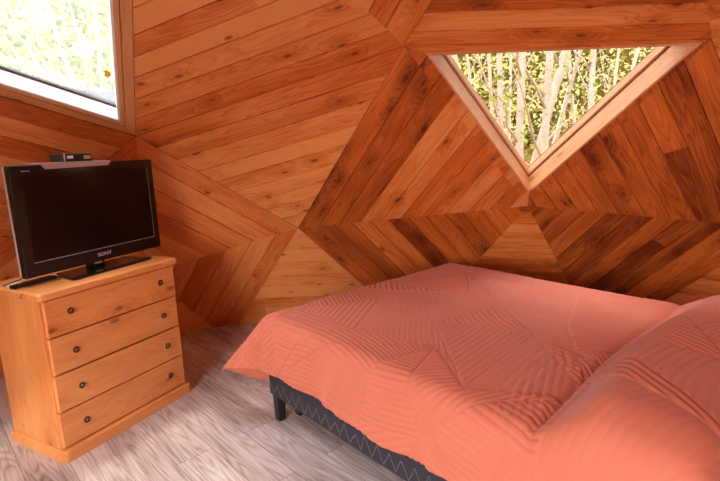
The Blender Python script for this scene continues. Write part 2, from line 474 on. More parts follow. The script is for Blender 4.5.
# --- the rest of the shell, out of the picture
GEN = {'n': 3}
def generic(a, b, c, glazed, nm):
    if glazed:  # window added out of view to let more light in
        n = (b - a).cross(c - a).normalized()
        if n.dot(C0 - a) < 0: n = -n
        T = [a, b, c]; H = inset_tri(T, .09)
        frame_boards('trim_%d' % (GEN['n'] - 1), T, H, 50 + GEN['n'])
        frame_window('window_%d' % GEN['n'], H, n, .10, .08, M['frame_orange'], M['glass'], stop=.01)
        GEN['n'] += 1
    else:
        board_panel(nm, [a, b, c], (a, b), 60 + int(abs(a.x * 31 + b.y * 17)) )
def ang(p): return math.degrees(math.atan2(p.y, p.x - .45))
def unwrapped(r):
    out = []; prev = None
    for p in r:
        a = ang(p)
        if prev is not None:
            while a > prev: a -= 360
        out.append(a); prev = a
    return out
def stitch(lo, hi, row, glz):
    al, ah = unwrapped(lo), unwrapped(hi)
    i = j = 0; cnt = 0
    while i < len(lo) - 1 or j < len(hi) - 1:
        if j == len(hi) - 1 or (i < len(lo) - 1 and al[i + 1] + al[i] >= ah[j + 1] + ah[j]):
            t = (lo[i], lo[i + 1], hi[j]); i += 1
        else:
            t = (hi[j], hi[j + 1], lo[i]); j += 1
        cen = (t[0] + t[1] + t[2]) / 3; a = ang(cen)
        side = 'wall_left' if 30 < a < 135 else 'wall_front' if abs(a) >= 135 else 'wall_right' if a < -30 else 'wall_back'
        if row >= 2: side = 'ceiling'
        glazed = (row, cnt) in glz
        generic(*t, glazed, side); cnt += 1
    return cnt
ADDED_GLZ = {(0, 12), (0, 13), (0, 14), (0, 15), (1, 9), (1, 10), (1, 11), (1, 12), (2, 8), (2, 9), (2, 10), (2, 11)}  # unseen panels glazed to bring added light from behind and overhead
stitch(ring0, ring1[:-1], 0, ADDED_GLZ)
stitch(ring1[:-1], ring2, 1, ADDED_GLZ)
stitch(ring2, ring3, 2, ADDED_GLZ)
stitch(ring3, [APEX], 3, ADDED_GLZ)

# the little wall under Y between X and H
board_panel('wall_left', [V['X'], V['H'], V['Y']], (V['X'], V['H']), 44)

# --- floor
def floor_poly():
    pts = []
    lo = ring0 + [V['F']]
    for p in lo:
        d = Vec((p.x - .45, p.y, 0)); r = d.length
        pts.append(Vec((.45, 0, 0)) + d.normalized() * (r + .05))
    return pts
FP = floor_poly()
th = math.radians(-137.2)
me = bpy.data.meshes.new('floor')
nF = len(FP)
me.from_pydata([tuple(p) for p in FP] + [(p.x, p.y, -.12) for p in FP], [],
               [list(range(nF))[::-1], list(range(nF, 2 * nF))] + [(i, (i + 1) % nF, nF + (i + 1) % nF, nF + i) for i in range(nF)])
me.materials.append(M['floor'])
ul = me.uv_layers.new(name='UVMap')
for lp in me.loops:
    p = me.vertices[lp.vertex_index].co
    ul.data[lp.index].uv = (p.x * math.cos(th) + p.y * math.sin(th) + 20, -p.x * math.sin(th) + p.y * math.cos(th) + 20)
bm = bmesh.new(); bm.from_mesh(me); bmesh.ops.recalc_face_normals(bm, faces=bm.faces); bm.to_mesh(me); bm.free()
put(bpy.data.objects.new('floor', me), kind='structure')

# ------------------------------------------------------------------ wood part helper: box UVs along a chosen axis
def wood_uv(o, axis, seed, tone=None):
    me = o.data; r = random.Random(seed)
    ou, ov = r.uniform(0, 50), r.uniform(0, 50)
    ul = me.uv_layers.new(name='UVMap')
    for f in me.polygons:
        nn = f.normal; ax = max(range(3), key=lambda i: abs(nn[i]))
        oth = [i for i in range(3) if i != axis]
        for li in f.loop_indices:
            c = me.vertices[me.loops[li].vertex_index].co
            v = c[oth[0]] if ax == oth[1] else c[oth[1]] if ax == oth[0] else c[oth[0]] + c[oth[1]]
            u = c[axis] if ax != axis else c[oth[1]] * .3
            ul.data[li].uv = (u + ou, v + ov)
    at = me.attributes.new('tone', 'FLOAT', 'FACE'); at.data.foreach_set('value', [r.random() if tone is None else tone] * len(me.polygons))

# ------------------------------------------------------------------ chest of drawers
DR = empty('chest_of_drawers', (2.119, 1.462, 0), -.493,
           label='varnished pine chest of four drawers with dark ring pulls, carrying the television', cat='chest of drawers')
W, DEP, HT = .803, .472, .855
def rounded(pts_lo, pts_hi, r, seg=5, corners=(0, 1)):
    """rectangle outline with its two front corners rounded"""
    x0, y0 = pts_lo; x1, y1 = pts_hi; out = []
    for k in range(seg + 1):
        a = PI + PI / 2 * k / seg; out.append((x0 + r + r * math.cos(a), y0 + r + r * math.sin(a)))
    for k in range(seg + 1):
        a = 1.5 * PI + PI / 2 * k / seg; out.append((x1 - r + r * math.cos(a), y0 + r + r * math.sin(a)))
    return out + [(x1, y1), (x0, y1)]
def slab(name, lo, hi, z0, z1, r, axis, seed, bev, tone):
    bm = bmesh.new(); prism(bm, rounded(lo, hi, r), z0, z1)
    bm.normal_update()
    es = [e for e in bm.edges if abs(e.verts[0].co.z - e.verts[1].co.z) < 1e-6 and (bev[0] or e.verts[0].co.z > (z0 + z1) / 2) and (bev[1] or e.verts[0].co.z < (z0 + z1) / 2)]
    bmesh.ops.bevel(bm, geom=es, offset=.012, segments=3, profile=.5, affect='EDGES')
    o = bm_obj(name, bm, M['pine'], parent=DR); wood_uv(o, axis, seed, tone); return o
slab('top', (0, 0), (W, DEP), .815, HT, .03, 0, 1, (1, 1), .1)
slab('plinth', (0, 0), (W, DEP), 0.0, .062, .03, 0, 2, (0, 1), .2)
X0, X1 = .014, .778
for nm, x0, x1, s in (('side_panel', X0, X0 + .022, 3), ('side_panel', X1 - .022, X1, 4)):
    o = box(nm, (x0, .045, .058), (x1, .46, .818), M['pine'], .002, parent=DR); wood_uv(o, 2, s, .55)
for x0, x1, s in ((X0 - .004, X0 + .034, 5), (X1 - .034, X1 + .004, 6)):
    o = box('corner_post', (x0, .034, .060), (x1, .072, .817), M['pine'], .004, parent=DR); wood_uv(o, 2, s, .45)
o = box('back_panel', (X0 + .02, .448, .058), (X1 - .02, .46, .818), M['pine'], .001, parent=DR); wood_uv(o, 2, 8)
dz = (.815 - .066) / 4
for i in range(4):
    z0 = .066 + dz * i + .004; z1 = .066 + dz * (i + 1) - .004
    fx0 = X0 + .012 - (0, .0, .006, .01)[3 - i]; fx1 = X1 - .008
    fr = .018 - .003 * (i % 2)
    bm = bmesh.new(); add_box(bm, (fx0, fr, z0), (fx1, fr + .024, z1), .0045, 2)
    o = bm_obj('drawer', bm, M['pine'], parent=DR); wood_uv(o, 0, 20 + i, .25 + .12 * (i % 2))
    # the drawer's tray behind the front
    b2 = box('tray', (X0 + .04, fr + .03, z0 + .015), (X1 - .04, .43, z1 - .03), M['pine'], .002, parent=o); wood_uv(b2, 0, 40 + i, .3)
    for kx in (.140, .665):
        zc = (z0 + z1) / 2 + (.012 if i == 3 else 0) + .006
        bm = bmesh.new()
        rings = []
        R_, r_ = .0125, .0034
        for a in range(20):
            ca, sa = math.cos(2 * PI * a / 20), math.sin(2 * PI * a / 20)
            rings.append([bm.verts.new((kx + (R_ + r_ * math.cos(2 * PI * b / 8)) * ca, fr - .006 + r_ * math.sin(2 * PI * b / 8), zc - .004 + (R_ + r_ * math.cos(2 * PI * b / 8)) * sa)) for b in range(8)])
        for a in range(20):
            for b in range(8):
                bm.faces.new((rings[a][b], rings[(a + 1) % 20][b], rings[(a + 1) % 20][(b + 1) % 8], rings[a][(b + 1) % 8]))
        bm_obj('ring_pull', bm, M['iron'], smooth=True, parent=o)
        bm = bmesh.new(); tube(bm, [(kx, fr + .002, zc), (kx, fr - .004, zc), (kx, fr - .008, zc)], [.0075, .0065, .004], 14)
        bm_obj('pull_plate', bm, M['steel'], parent=o)

# ------------------------------------------------------------------ television
YAW = -.43
ta = Vec((math.cos(YAW), math.sin(YAW), 0)); tb = Vec((-math.sin(YAW), math.cos(YAW), 0))
da = Vec((math.cos(-.493), math.sin(-.493), 0)); db = Vec((-math.sin(-.493), math.cos(-.493), 0))
DO = Vec((2.119, 1.462, 0))
BL = DO + da * .053 + db * .175
tvl = BL + ta * .415 + tb * .05
TV = empty('television', (tvl.x, tvl.y, .855), YAW, label='black flat-screen television standing on the pine chest', cat='television')
TW, TH, ZB = .826, .536, .041     # body width, height, gap under it
hw = TW / 2
bm = bmesh.new()
add_box(bm, (-hw, -.048, ZB), (hw, -.012, ZB + TH), .006, 3)
bm_obj('bezel', bm, M['black_gloss'], parent=TV)
box('back_case', (-hw + .004, -.013, ZB + .006), (hw - .004, .012, ZB + TH - .006), M['side_grey'], .006, parent=TV, label='grey side band')
bm = bmesh.new(); add_box(bm, (-hw + .06, .010, ZB + .05), (hw - .06, .05, ZB + TH - .07), .015, 2)
bm_obj('rear_housing', bm, M['black_satin'], parent=TV)
sx0, sx1, sz0, sz1 = -hw + .052, hw - .045, ZB + .072, ZB + TH - .045
box('screen', (sx0, -.0492, sz0), (sx1, -.046, sz1), M['screen'], .0005, 1, parent=TV)
for lo, hi in (((sx0 - .003, -.0495, sz0 - .004), (sx1 + .003, -.047, sz0 - .001)),
               ((sx1 + .0005, -.0493, sz0), (sx1 + .0025, -.047, sz1))):
    box('screen_edge', lo, hi, M['side_grey'], .0003, 1, parent=TV, label='thin pale line round the screen')
def text_mesh(name, txt, size, M4, mat, parent, depth=.0006):
    cu = bpy.data.curves.new(name, 'FONT'); cu.body = txt; cu.size = size; cu.align_x = 'CENTER'; cu.extrude = depth
    tmp = bpy.data.objects.new('tmp', cu); COL.objects.link(tmp)
    dg = bpy.context.evaluated_depsgraph_get(); dg.update()
    me = bpy.data.meshes.new_from_object(tmp.evaluated_get(dg))
    bpy.data.objects.remove(tmp); bpy.data.curves.remove(cu)
    me.transform(M4); me.materials.clear(); me.materials.append(mat)
    o = bpy.data.objects.new(name, me); return put(o, parent=parent)
RX = Matrix.Rotation(PI / 2, 4, 'X')
text_mesh('brand_lettering', 'SONY', .026, Matrix.Translation((.015, -.0488, ZB + .028)) @ RX @ Matrix.Scale(1.25, 4, (1, 0, 0)), M['white_print'], TV)
text_mesh('corner_lettering', 'BRAVIA', .012, Matrix.Translation((-hw + .075, -.0488, ZB + TH - .032)) @ RX, M['side_grey'], TV)
box('neck', (-.05, .004, .012), (.05, .034, ZB + .06), M['black_satin'], .004, parent=TV)
bm = bmesh.new()
prism(bm, [(-.235, -.155), (.225, -.148), (.25, -.135), (.22, .06), (-.20, .06), (-.255, -.138)], 0.0, .012)
es = [e for e in bm.edges if min(v.co.z for v in e.verts) > .011]
bmesh.ops.bevel(bm, geom=es, offset=.004, segments=2, profile=.5, affect='EDGES')
bm_obj('stand_base', bm, M['black_gloss'], parent=TV)
box('stand_trim', (-.045, -.046, ZB - .010), (-.005, -.034, ZB + .002), M['silver'], .002, parent=TV, label='small silver block under the screen')

# shelf clipped to the top of the set, and the small box on it
zt = .855 + ZB + TH
def tvp(x, y): return tvl + ta * x + tb * y
SHX = -.08
p = tvp(SHX, 0)
SH = empty('top_shelf', (p.x, p.y, zt), YAW, label='silver grey plastic shelf hooked over the television top edge', cat='shelf')
bm = bmesh.new(); add_box(bm, (-.19, -.052, .0008), (.205, .06, .006), .002)
bm_obj('shelf_plate', bm, M['silver'], parent=SH)
bm = bmesh.new()
pts = [(-.19, .005), (.205, .005), (.185, -.02), (-.165, -.024)]
f_ = [bm.verts.new((x, -.0565, z)) for x, z in pts]; b_ = [bm.verts.new((x, -.0500, z)) for x, z in pts]
bm.faces.new(f_); bm.faces.new(b_[::-1])
for i in range(4): bm.faces.new((f_[i], f_[(i + 1) % 4], b_[(i + 1) % 4], b_[i]))
bm_obj('front_lip', bm, M['silver'], parent=SH)
p = tvp(-.057, .012)
SB = empty('set_top_box', (p.x, p.y, zt + .0065), YAW, label='small dark set-top box lying on the shelf above the television', cat='set-top box')
bm = bmesh.new(); add_box(bm, (-.079, -.055, 0), (.079, .055, .041), .003)
bm_obj('case', bm, M['black_satin'], parent=SB)
box('front_panel', (-.077, -.0575, .003), (.077, -.0545, .038), M['black_satin'], .001, parent=SB)
box('edge_strip', (-.079, -.0585, .002), (-.072, -.054, .040), M['silver'], .001, parent=SB)
box('display', (-.062, -.0585, .016), (-.030, -.057, .030), M['white_plastic'], .0005, parent=SB, label='pale display window')
box('button_row', (.030, -.0585, .012), (.070, -.057, .030), M['silver'], .0005, parent=SB)

# slim device and cable on the chest's left end
p = DO + da * .12 + db * .24
o = empty('slim_device', (p.x, p.y, .8555), -.42, label='slim black device lying flat under the left end of the television', cat='device')
box('body', (-.11, -.022, 0), (.10, .02, .017), M['black_satin'], .004, parent=o)
box('end_cap', (-.112, -.0225, .002), (-.085, .0, .018), M['black_gloss'], .003, parent=o)
p = DO + da * .045 + db * .262
o = empty('plug_adapter', (p.x, p.y, .8555), -.3, label='small white adapter on the left end of the pine chest top', cat='adapter')
box('body', (-.032, -.016, 0), (.032, .018, .016), M['white_plastic'], .004, parent=o)
box('pin', (.031, -.002, .006), (.044, .002, .010), M['steel'], .0005, parent=o)
bm = bmesh.new()
cp = [DO + da * x + db * y + Vec((0, 0, z)) for x, y, z in ((.02, .33, .8585), (.05, .345, .8585), (.085, .37, .8585), (.11, .36, .862), (.125, .33, .88), (.14, .30, .91))]
tube(bm, cp, [.0026] * 6, 6)
bm_obj('cable', bm, M['black_satin'], smooth=True, label='thin dark cable trailing over the left back of the pine chest', cat='cable')

# ------------------------------------------------------------------ bed
d1 = Vec((-.75, -.661, 0)).normalized(); d2 = Vec((-d1.y, d1.x, 0)) * -1
if d2.dot(Vec((.661, -.75, 0))) < 0: d2 = -d2
O = Vec((2.457, .478, 0))
BM = Matrix(((d1.x, d2.x, 0, O.x), (d1.y, d2.y, 0, O.y), (0, 0, 1, 0), (0, 0, 0, 1)))
flipx = d1.cross(d2).z < 0
BED = empty('bed', O, 0, label='double bed with dark zigzag upholstered base on black legs', cat='bed')
BED.matrix_world = Matrix.Translation(O)
R3 = BM.to_3x3().to_4x4()
S0, S1, T0, T1, ZT = -.06, 1.95, -.055, 1.56, .605
def bed_part(name, lo, hi, mat, bevel=.004, seg=2, **k):
    bm = bmesh.new(); add_box(bm, lo, hi, bevel, seg); bm.transform(R3)
    return bm_obj(name, bm, mat, parent=BED, **k)
def base_uv(o):
    me = o.data; ul = me.uv_layers.new(name='UVMap')
    for f in me.polygons:
        for li in f.loop_indices:
            c = me.vertices[me.loops[li].vertex_index].co
            s, t = c.dot(d1), c.dot(d2)
            ul.data[li].uv = ((s if abs(f.normal.dot(d2)) > .7 else t) + 5, c.z - .155)
o = bed_part('bed_base', (-.03, -.035, .155), (1.93, 1.54, .34), M['base_fabric'], .012, 3); base_uv(o)
bed_part('mattress', (S0 + .012, T0 + .012, .341), (S1 - .01, T1 - .012, ZT - .045), M['mattress'], .05, 4)
for s, t in ((.0, .0), (.0, 1.50), (1.87, 0.0), (1.87, 1.50), (.03, .11)):
    bm = bmesh.new()
    w0, w1 = .026, .021
    lo = [bm.verts.new((s + a * w1 + .003, t + b * w1 + .003, .0)) for a, b in ((-1, -1), (1, -1), (1, 1), (-1, 1))]
    hi = [bm.verts.new((s + a * w0 + .003, t + b * w0 + .003, .157)) for a, b in ((-1, -1), (1, -1), (1, 1), (-1, 1))]
    bm.faces.new(lo); bm.faces.new(hi)
    for i in range(4): bm.faces.new((lo[i], lo[(i + 1) % 4], hi[(i + 1) % 4], hi[i]))
    bmesh.ops.bevel(bm, geom=list(bm.edges), offset=.003, segments=2, profile=.5, affect='EDGES')
    bm.transform(R3)
    bm_obj('leg', bm, M['leg_black'], parent=BED)

# quilted coverlet: a cloth draped over the mattress, quilted in shards of parallel channels
def coverlet():
    step = .005
    OF, ON, OFAR, OH = .37, .255, .20, .10
    p = np.arange(S0 - OF, S1 + OH, step); q = np.arange(T0 - ON, T1 + OFAR, step)
    Pg, Qg = np.meshgrid(p, q, indexing='ij')
    r = .07
    a = np.maximum(S0 + r - Pg, 0); b = np.maximum(T0 + r - Qg, 0)
    c = np.maximum(Pg - (S1 - r), 0); d = np.maximum(Qg - (T1 - r), 0)
    ds = a - c; dt = b - d                       # signed overhang: foot/near positive
    l = np.hypot(ds, dt); phi = np.arctan2(np.abs(dt), np.abs(ds))
    cth, sth = np.abs(np.cos(phi)), np.abs(np.sin(phi))
    rnd_ = (cth / OF) ** 3.2 + (sth / ON) ** 3.2
    lb = np.minimum(OF / np.maximum(cth, 1e-6), ON / np.maximum(sth, 1e-6))
    l = np.where((a > 0) & (b > 0), l * (rnd_ ** (-1 / 3.2)) / lb, l)      # the cloth's corner is cut round
    flare = np.radians(7 + 33 * np.sin(2 * phi) ** 2)
    amax = PI / 2 - flare
    ang_ = np.minimum(l / r, amax)
    out = r * np.sin(ang_); drop = r * (1 - np.cos(ang_))
    rest = np.maximum(l - r * amax, 0)
    out = out + rest * np.sin(flare); drop = drop + rest * np.cos(flare)
    ll = np.maximum(l, 1e-9)
    s = np.clip(Pg, S0 + r, S1 - r) - out * ds / ll
    t = np.clip(Qg, T0 + r, T1 - r) - out * dt / ll
    z = ZT - drop
    # soft waves on the hanging sides
    hang = np.clip((l - .07) / .25, 0, 1)
    wave = .012 * hang * np.sin(Pg * 9.0 + .6) + .008 * hang * np.sin(Pg * 21 + 1.3)
    t = t - wave * (np.abs(dt) / ll)
    z = z + .010 * hang * np.sin(Pg * 4.1 + .9)
    # mattress crown and gentle unevenness of the top
    top = np.clip(1 - l / .12, 0, 1)
    z = z + top * .006 * np.sin(Pg * 5 + 1) * np.sin(Qg * 4.3)
    sm = lambda x, e0, e1: (lambda k: k * k * (3 - 2 * k))(np.clip((x - e0) / (e1 - e0), 0, 1))
    # pillows under the cloth: a rise with a crisp valley in front of it
    vline = 1.455 + .045 * sm(Qg, .45, -.15) + .01 * np.sin(Qg * 6)
    e = Pg - vline
    fade = sm(Qg, T0 - .12, T0 + .16) * (1 - .45 * sm(Qg, 1.25, 1.62))
    hump = .14 * sm(e, -.015, .19) * fade * (1 - .25 * sm(e, .30, .52))
    valley = -.026 * np.exp(-(e / .022) ** 2) * fade * (1 - .5 * sm(Qg, .4, 1.0))
    # pulled creases running into the valley
    cr = np.exp(-((Qg - .22) / .26) ** 2) * np.exp(-((e + .09) / .085) ** 2)
    crease = cr * .003 * np.sin((e * 1.0 + (Qg - .2) * .3) * 190)
    cr2 = np.exp(-((Qg - .50) / .07) ** 2) * np.exp(-((e + .12) / .07) ** 2)
    crease = crease + cr2 * .0035 * np.sin((e + Qg * .5) * 170)
    z = z + hump + valley + crease
    t = t - .06 * sm(e, .0, .3) * sm(-Qg, -.12, .10) * fade
    # drag wrinkles down the near side
    for p0, k in ((.62, -.35), (1.05, .4)):
        x = (Pg - p0) - k * (T0 - Qg)
        t = t - .009 * hang * np.exp(-(x / .03) ** 2) + .006 * hang * np.exp(-((x - .06) / .03) ** 2)
    # quilting: triangular shards, each with its own direction of channels
    rs = np.random.RandomState(12)
    cell = .40
    n1, n2 = int(3.2 / cell) + 2, int(2.9 / cell) + 2
    node = np.array([[((i - .5 * (j % 2)) * cell + rs.uniform(-.13, .13) - .75, j * cell + rs.uniform(-.13, .13) - .65) for j in range(n2 + 1)] for i in range(n1 + 1)])
    hgt = np.zeros(Pg.shape)
    for i in range(n1):
        for j in range(n2):
            a_, b_, c_, d_ = node[i, j], node[i + 1, j], node[i + 1, j + 1], node[i, j + 1]
            for T_ in (((a_, b_, c_), (a_, c_, d_)) if rs.rand() < .5 else ((a_, b_, d_), (b_, c_, d_))):
                P0, P1, P2 = T_
                det = (P1[0] - P0[0]) * (P2[1] - P0[1]) - (P2[0] - P0[0]) * (P1[1] - P0[1])
                if det < 1e-4: continue
                per = rs.choice([.025, .028, .031, .034]); ph = rs.rand(); amp = rs.choice([1, 1, 1, .75, .45, .3])
                e_ = T_[rs.randint(3)] - T_[rs.randint(3)]
                if np.hypot(*e_) < 1e-6: e_ = np.array((1.0, rs.uniform(-1, 1)))
                e_ = e_ / np.hypot(*e_); bend = rs.choice([0, 0, 0, .5])
                lo = np.minimum(np.minimum(P0, P1), P2); hi = np.maximum(np.maximum(P0, P1), P2)
                i0, i1 = np.searchsorted(p, [lo[0], hi[0]]); j0, j1 = np.searchsorted(q, [lo[1], hi[1]])
                if i1 <= i0 or j1 <= j0: continue
                sp, sq = Pg[i0:i1, j0:j1], Qg[i0:i1, j0:j1]
                w1 = ((sp - P0[0]) * (P2[1] - P0[1]) - (P2[0] - P0[0]) * (sq - P0[1])) / det
                w2 = ((P1[0] - P0[0]) * (sq - P0[1]) - (sp - P0[0]) * (P1[1] - P0[1])) / det
                w0 = 1 - w1 - w2
                ins = (w0 >= 0) & (w1 >= 0) & (w2 >= 0)
                dm = np.minimum(np.minimum(w0, w1), w2) * np.sqrt(det)
                al = (sp - P0[0]) * e_[0] + (sq - P0[1]) * e_[1]
                u = -(sp - P0[0]) * e_[1] + (sq - P0[1]) * e_[0] + bend * al * al
                fr_ = np.abs(((u / per + ph) % 1.0) - .5) * 2          # 1 on the stitch line
                puff = (1 - fr_ ** 3.5) * amp
                val = puff * np.clip(dm / .010, 0, 1)
                hgt[i0:i1, j0:j1] = np.where(ins, val, hgt[i0:i1, j0:j1])
    hgt = .0072 * hgt
    # stitched line round the top edge
    # normals
    X = np.stack([s, t, z], -1)
    du = np.gradient(X, axis=0); dv = np.gradient(X, axis=1)
    n = np.cross(du, dv); n /= np.linalg.norm(n, axis=-1, keepdims=True) + 1e-12
    if n[..., 2].mean() < 0: n = -n
    X = X + n * hgt[..., None]
    inner = X - n * (.007 + hgt)[..., None]
    bmx = np.array(BM)
    def world(Y): return Y @ bmx[:3, :3].T + bmx[:3, 3]
    Xo = world(X).reshape(-1, 3); Xi = world(inner).reshape(-1, 3)
    nu, nv = Pg.shape; N = nu * nv
    ii = np.arange(N).reshape(nu, nv)
    q0 = np.stack([ii[:-1, :-1], ii[1:, :-1], ii[1:, 1:], ii[:-1, 1:]], -1).reshape(-1, 4)
    # orientation so the outer faces look outwards
    fl = np.linalg.det(bmx[:3, :3]) > 0
    tn = np.cross(du, dv)[..., 2].mean() > 0
    if fl != tn: q0 = q0[:, ::-1]
    q1 = q0[:, ::-1] + N
    border = np.concatenate([ii[:, 0], ii[-1, 1:], ii[::-1, -1][1:], ii[0, ::-1][1:]])
    bj = np.roll(border[:-1], -1); bb = border[:-1]
    qs = np.stack([bb, bj, bj + N, bb + N], -1)
    if not (fl == tn): qs = qs[:, ::-1]
    F_ = np.concatenate([q0, q1, qs[:, ::-1]]).astype(np.int32)
    me = bpy.data.meshes.new('bedspread')
    me.vertices.add(2 * N); me.vertices.foreach_set('co', np.concatenate([Xo, Xi]).astype(np.float32).ravel())
    me.loops.add(F_.size); me.loops.foreach_set('vertex_index', F_.ravel())
    me.polygons.add(len(F_)); me.polygons.foreach_set('loop_start', np.arange(0, F_.size, 4, dtype=np.int32))
    me.polygons.foreach_set('loop_total', np.full(len(F_), 4, np.int32)) if hasattr(me.polygons[0], 'loop_total') and False else None
    me.polygons.foreach_set('use_smooth', np.ones(len(F_), bool))
    uvv = np.concatenate([np.stack([Pg, Qg], -1).reshape(-1, 2)] * 2)
    ul = me.uv_layers.new(name='UVMap'); ul.data.foreach_set('uv', uvv[F_.ravel()].astype(np.float32).ravel())
    me.materials.append(M['coverlet'])
    me.update(calc_edges=True); me.validate()
    return put(bpy.data.objects.new('bedspread', me), label='coral pink quilted bedspread draped over the bed and its pillows', cat='bedspread')
coverlet()

# ------------------------------------------------------------------ outdoors
def hill():
    n = 60; vs = []; fs = []
    for i in range(n + 1):
        for j in range(n + 1):
            x = -25 + 60 * i / n; y = -30 + 60 * j / n
            r = math.hypot(x - .45, y)
            z = -.55 + max(0, r - 5.5) * .10 + max(0, r - 11) * .45 + .15 * math.sin(x * .9) * math.cos(y * .8) * min(1, max(0, r - 5) / 3)
            vs.append((x, y, z))
    for i in range(n):
        for j in range(n):
            a = i * (n + 1) + j; fs.append((a, a + n + 1, a + n + 2, a + 1))
    mesh_obj('ground', vs, fs, M['ground'], smooth=True, kind='structure')
hill()

tr = random.Random(5)
def leaf_mesh(name, centres, mat, size, kind=None, parent=None, label=None, cat=None):
    vs = []; fs = []; tones = []
    for c, tone in centres:
        a = Vec((tr.gauss(0, 1), tr.gauss(0, 1), tr.gauss(0, .6))).normalized()
        b = a.cross(Vec((tr.gauss(0, 1), tr.gauss(0, 1), tr.gauss(0, 1)))).normalized()
        L_ = size * tr.uniform(.6, 1.4); W_ = L_ * .32
        m = a.cross(b) * (L_ * .12)
        i = len(vs)
        vs += [c, c + a * L_ * .5 + b * W_ + m, c + a * L_, c + a * L_ * .5 - b * W_ + m]
        fs += [(i, i + 1, i + 2), (i, i + 2, i + 3)]; tones += [tone, tone]
    me = bpy.data.meshes.new(name); me.from_pydata([tuple(v) for v in vs], [], fs); me.materials.append(mat)
    at = me.attributes.new('tone', 'FLOAT', 'FACE'); at.data.foreach_set('value', tones); me.update()
    return put(bpy.data.objects.new(name, me), kind=kind, parent=parent, label=label, cat=cat)

def make_tree(x0, y0, x1, y1, rad, label, seed, leafy=20, dark=False, nb=3, group=None, leafmat='leaf'):
    r = random.Random(seed)
    z0, z1 = -.6, 4.2
    root = empty('birch_tree', (x0, y0, z0), label=label, cat='tree', group=group)
    rr = math.hypot(x0 - .45, y0)
    pts = []; rad_ = []
    K = 9
    for i in range(K + 1):
        f = i / K
        w = .025 * math.sin(f * 5 + seed) * 1.2
        pts.append(Vec(((x1 - x0) * f + w, (y1 - y0) * f + w * .7, (z1 - z0) * f)))
        rad_.append(rad * (1.12 - .30 * f))
    bm = bmesh.new(); tube(bm, pts, rad_, 10)
    mat = M['bark_dark'] if dark else M['bark']
    bm_obj('trunk', bm, mat, smooth=True, parent=root)
    tips = []
    for k in range(nb):
        f = r.uniform(.32, .62); i = int(f * K); base = pts[i].lerp(pts[i + 1], f * K - i)
        dx = Vec((r.uniform(-.5, .5), r.uniform(-.8, .8), r.uniform(.5, 1.2))).normalized()
        ln = r.uniform(.8, 1.7); bp = [base]
        for j in range(1, 5):
            bp.append(base + dx * ln * j / 4 + Vec((r.gauss(0, .03), r.gauss(0, .03), .03 * j * j * .3)))
        bm = bmesh.new(); tube(bm, bp, [rad * .38, rad * .32, rad * .25, rad * .17, rad * .08], 7)
        bm_obj('branch', bm, mat, smooth=True, parent=root)
        tips += bp[1:]
    cs = []
    for k in range(leafy):
        tpt = r.choice(tips + pts[3:7]) if tips else r.choice(pts[3:7])
        cs.append((tpt + Vec((r.gauss(0, .16), r.gauss(0, .16), r.gauss(0, .14))), r.random()))
    if cs: leaf_mesh('leaves', cs, M[leafmat], .075, kind='stuff', parent=root)
    return root

RIGHT = [
 (4.90,-1.66,5.82,-1.93,.043,'thick pale tree trunk with a fork left of centre in the triangular window',30,0,3,'leaf_green'),
 (5.21,-2.01,6.12,-2.33,.045,'thick pale upright tree trunk at the middle of the triangular window',30,0,3,'leaf_green'),
 (5.72,-1.75,6.63,-1.79,.037,'straight pale tree trunk nearest the left side of the triangular window opening',24,0,2,'leaf'),
 (5.92,-1.64,6.83,-3.22,.051,'stout pale tree trunk leaning right across the triangular window centre',40,0,3,'leaf_green'),
 (6.53,-2.98,7.45,-3.57,.042,'single grey-beige tree trunk standing apart right of centre in the triangular window',24,0,2,'leaf'),
 (6.73,-2.16,7.65,-3.82,.036,'slanting pale tree trunk just right of the stout leaning one',30,0,2,'leaf'),
 (6.94,-1.67,7.85,-1.46,.037,'pale tree trunk in the upper left corner of the triangular window',20,0,2,'leaf'),
 (6.23,-1.86,7.14,-1.34,.023,'thin tree stem leaning left near the left corner of the triangular window',16,1,2,'leaf'),
 (7.35,-2.19,8.26,-2.05,.031,'slim grey tree stem left of the forked trunk in the triangular window',24,1,2,'leaf'),
 (7.75,-3.69,8.67,-4.61,.025,'slim leaning tree stem right of the lone grey-beige trunk',24,1,2,'leaf'),
 (8.26,-2.47,9.18,-2.88,.026,'thin far tree stem between the forked trunk and the middle trunk',24,1,2,'leaf'),
 (7.96,-3.74,8.87,-3.65,.029,'thin far tree stem close left of the lone grey-beige trunk',24,1,2,'leaf'),
 (7.55,-3.50,8.46,-5.03,.032,'slim tree stem leaning right by the right corner of the triangular window',24,1,2,'leaf'),
]
for i, (a, b, c, d, r_, lab, lf, dk, nb, lm_) in enumerate(RIGHT):
    make_tree(a, b, c, d, r_, lab, 100 + i, lf, bool(dk), nb, leafmat=lm_)
LEFT = [
 (5.72,2.51,6.63,4.03,.034,'widest white-lit tree trunk, slanting through the middle of the left skylight'),
 (5.21,2.64,6.12,2.97,.030,'pale upright tree trunk near the right edge of the left skylight'),
 (6.23,2.77,7.14,3.94,.020,'thin pale tree trunk between the two widest ones in the left skylight'),
 (6.73,2.89,7.65,4.97,.020,'thin tree trunk slanting left of the widest one in the left skylight'),
 (7.24,3.25,8.16,5.47,.025,'slanting pale tree trunk nearest the left border of the photo'),
 (6.73,3.34,7.65,3.51,.016,'slim upright tree stem closest to the right frame of the left skylight'),
 (6.02,2.23,6.94,5.23,.021,'strongly leaning tree stem crossing the lower left of the left skylight'),
]
for i, (a, b, c, d, r_, lab) in enumerate(LEFT):
    make_tree(a, b, c, d, r_, lab, 200 + i, 60, False, 6, leafmat='leaf_green')

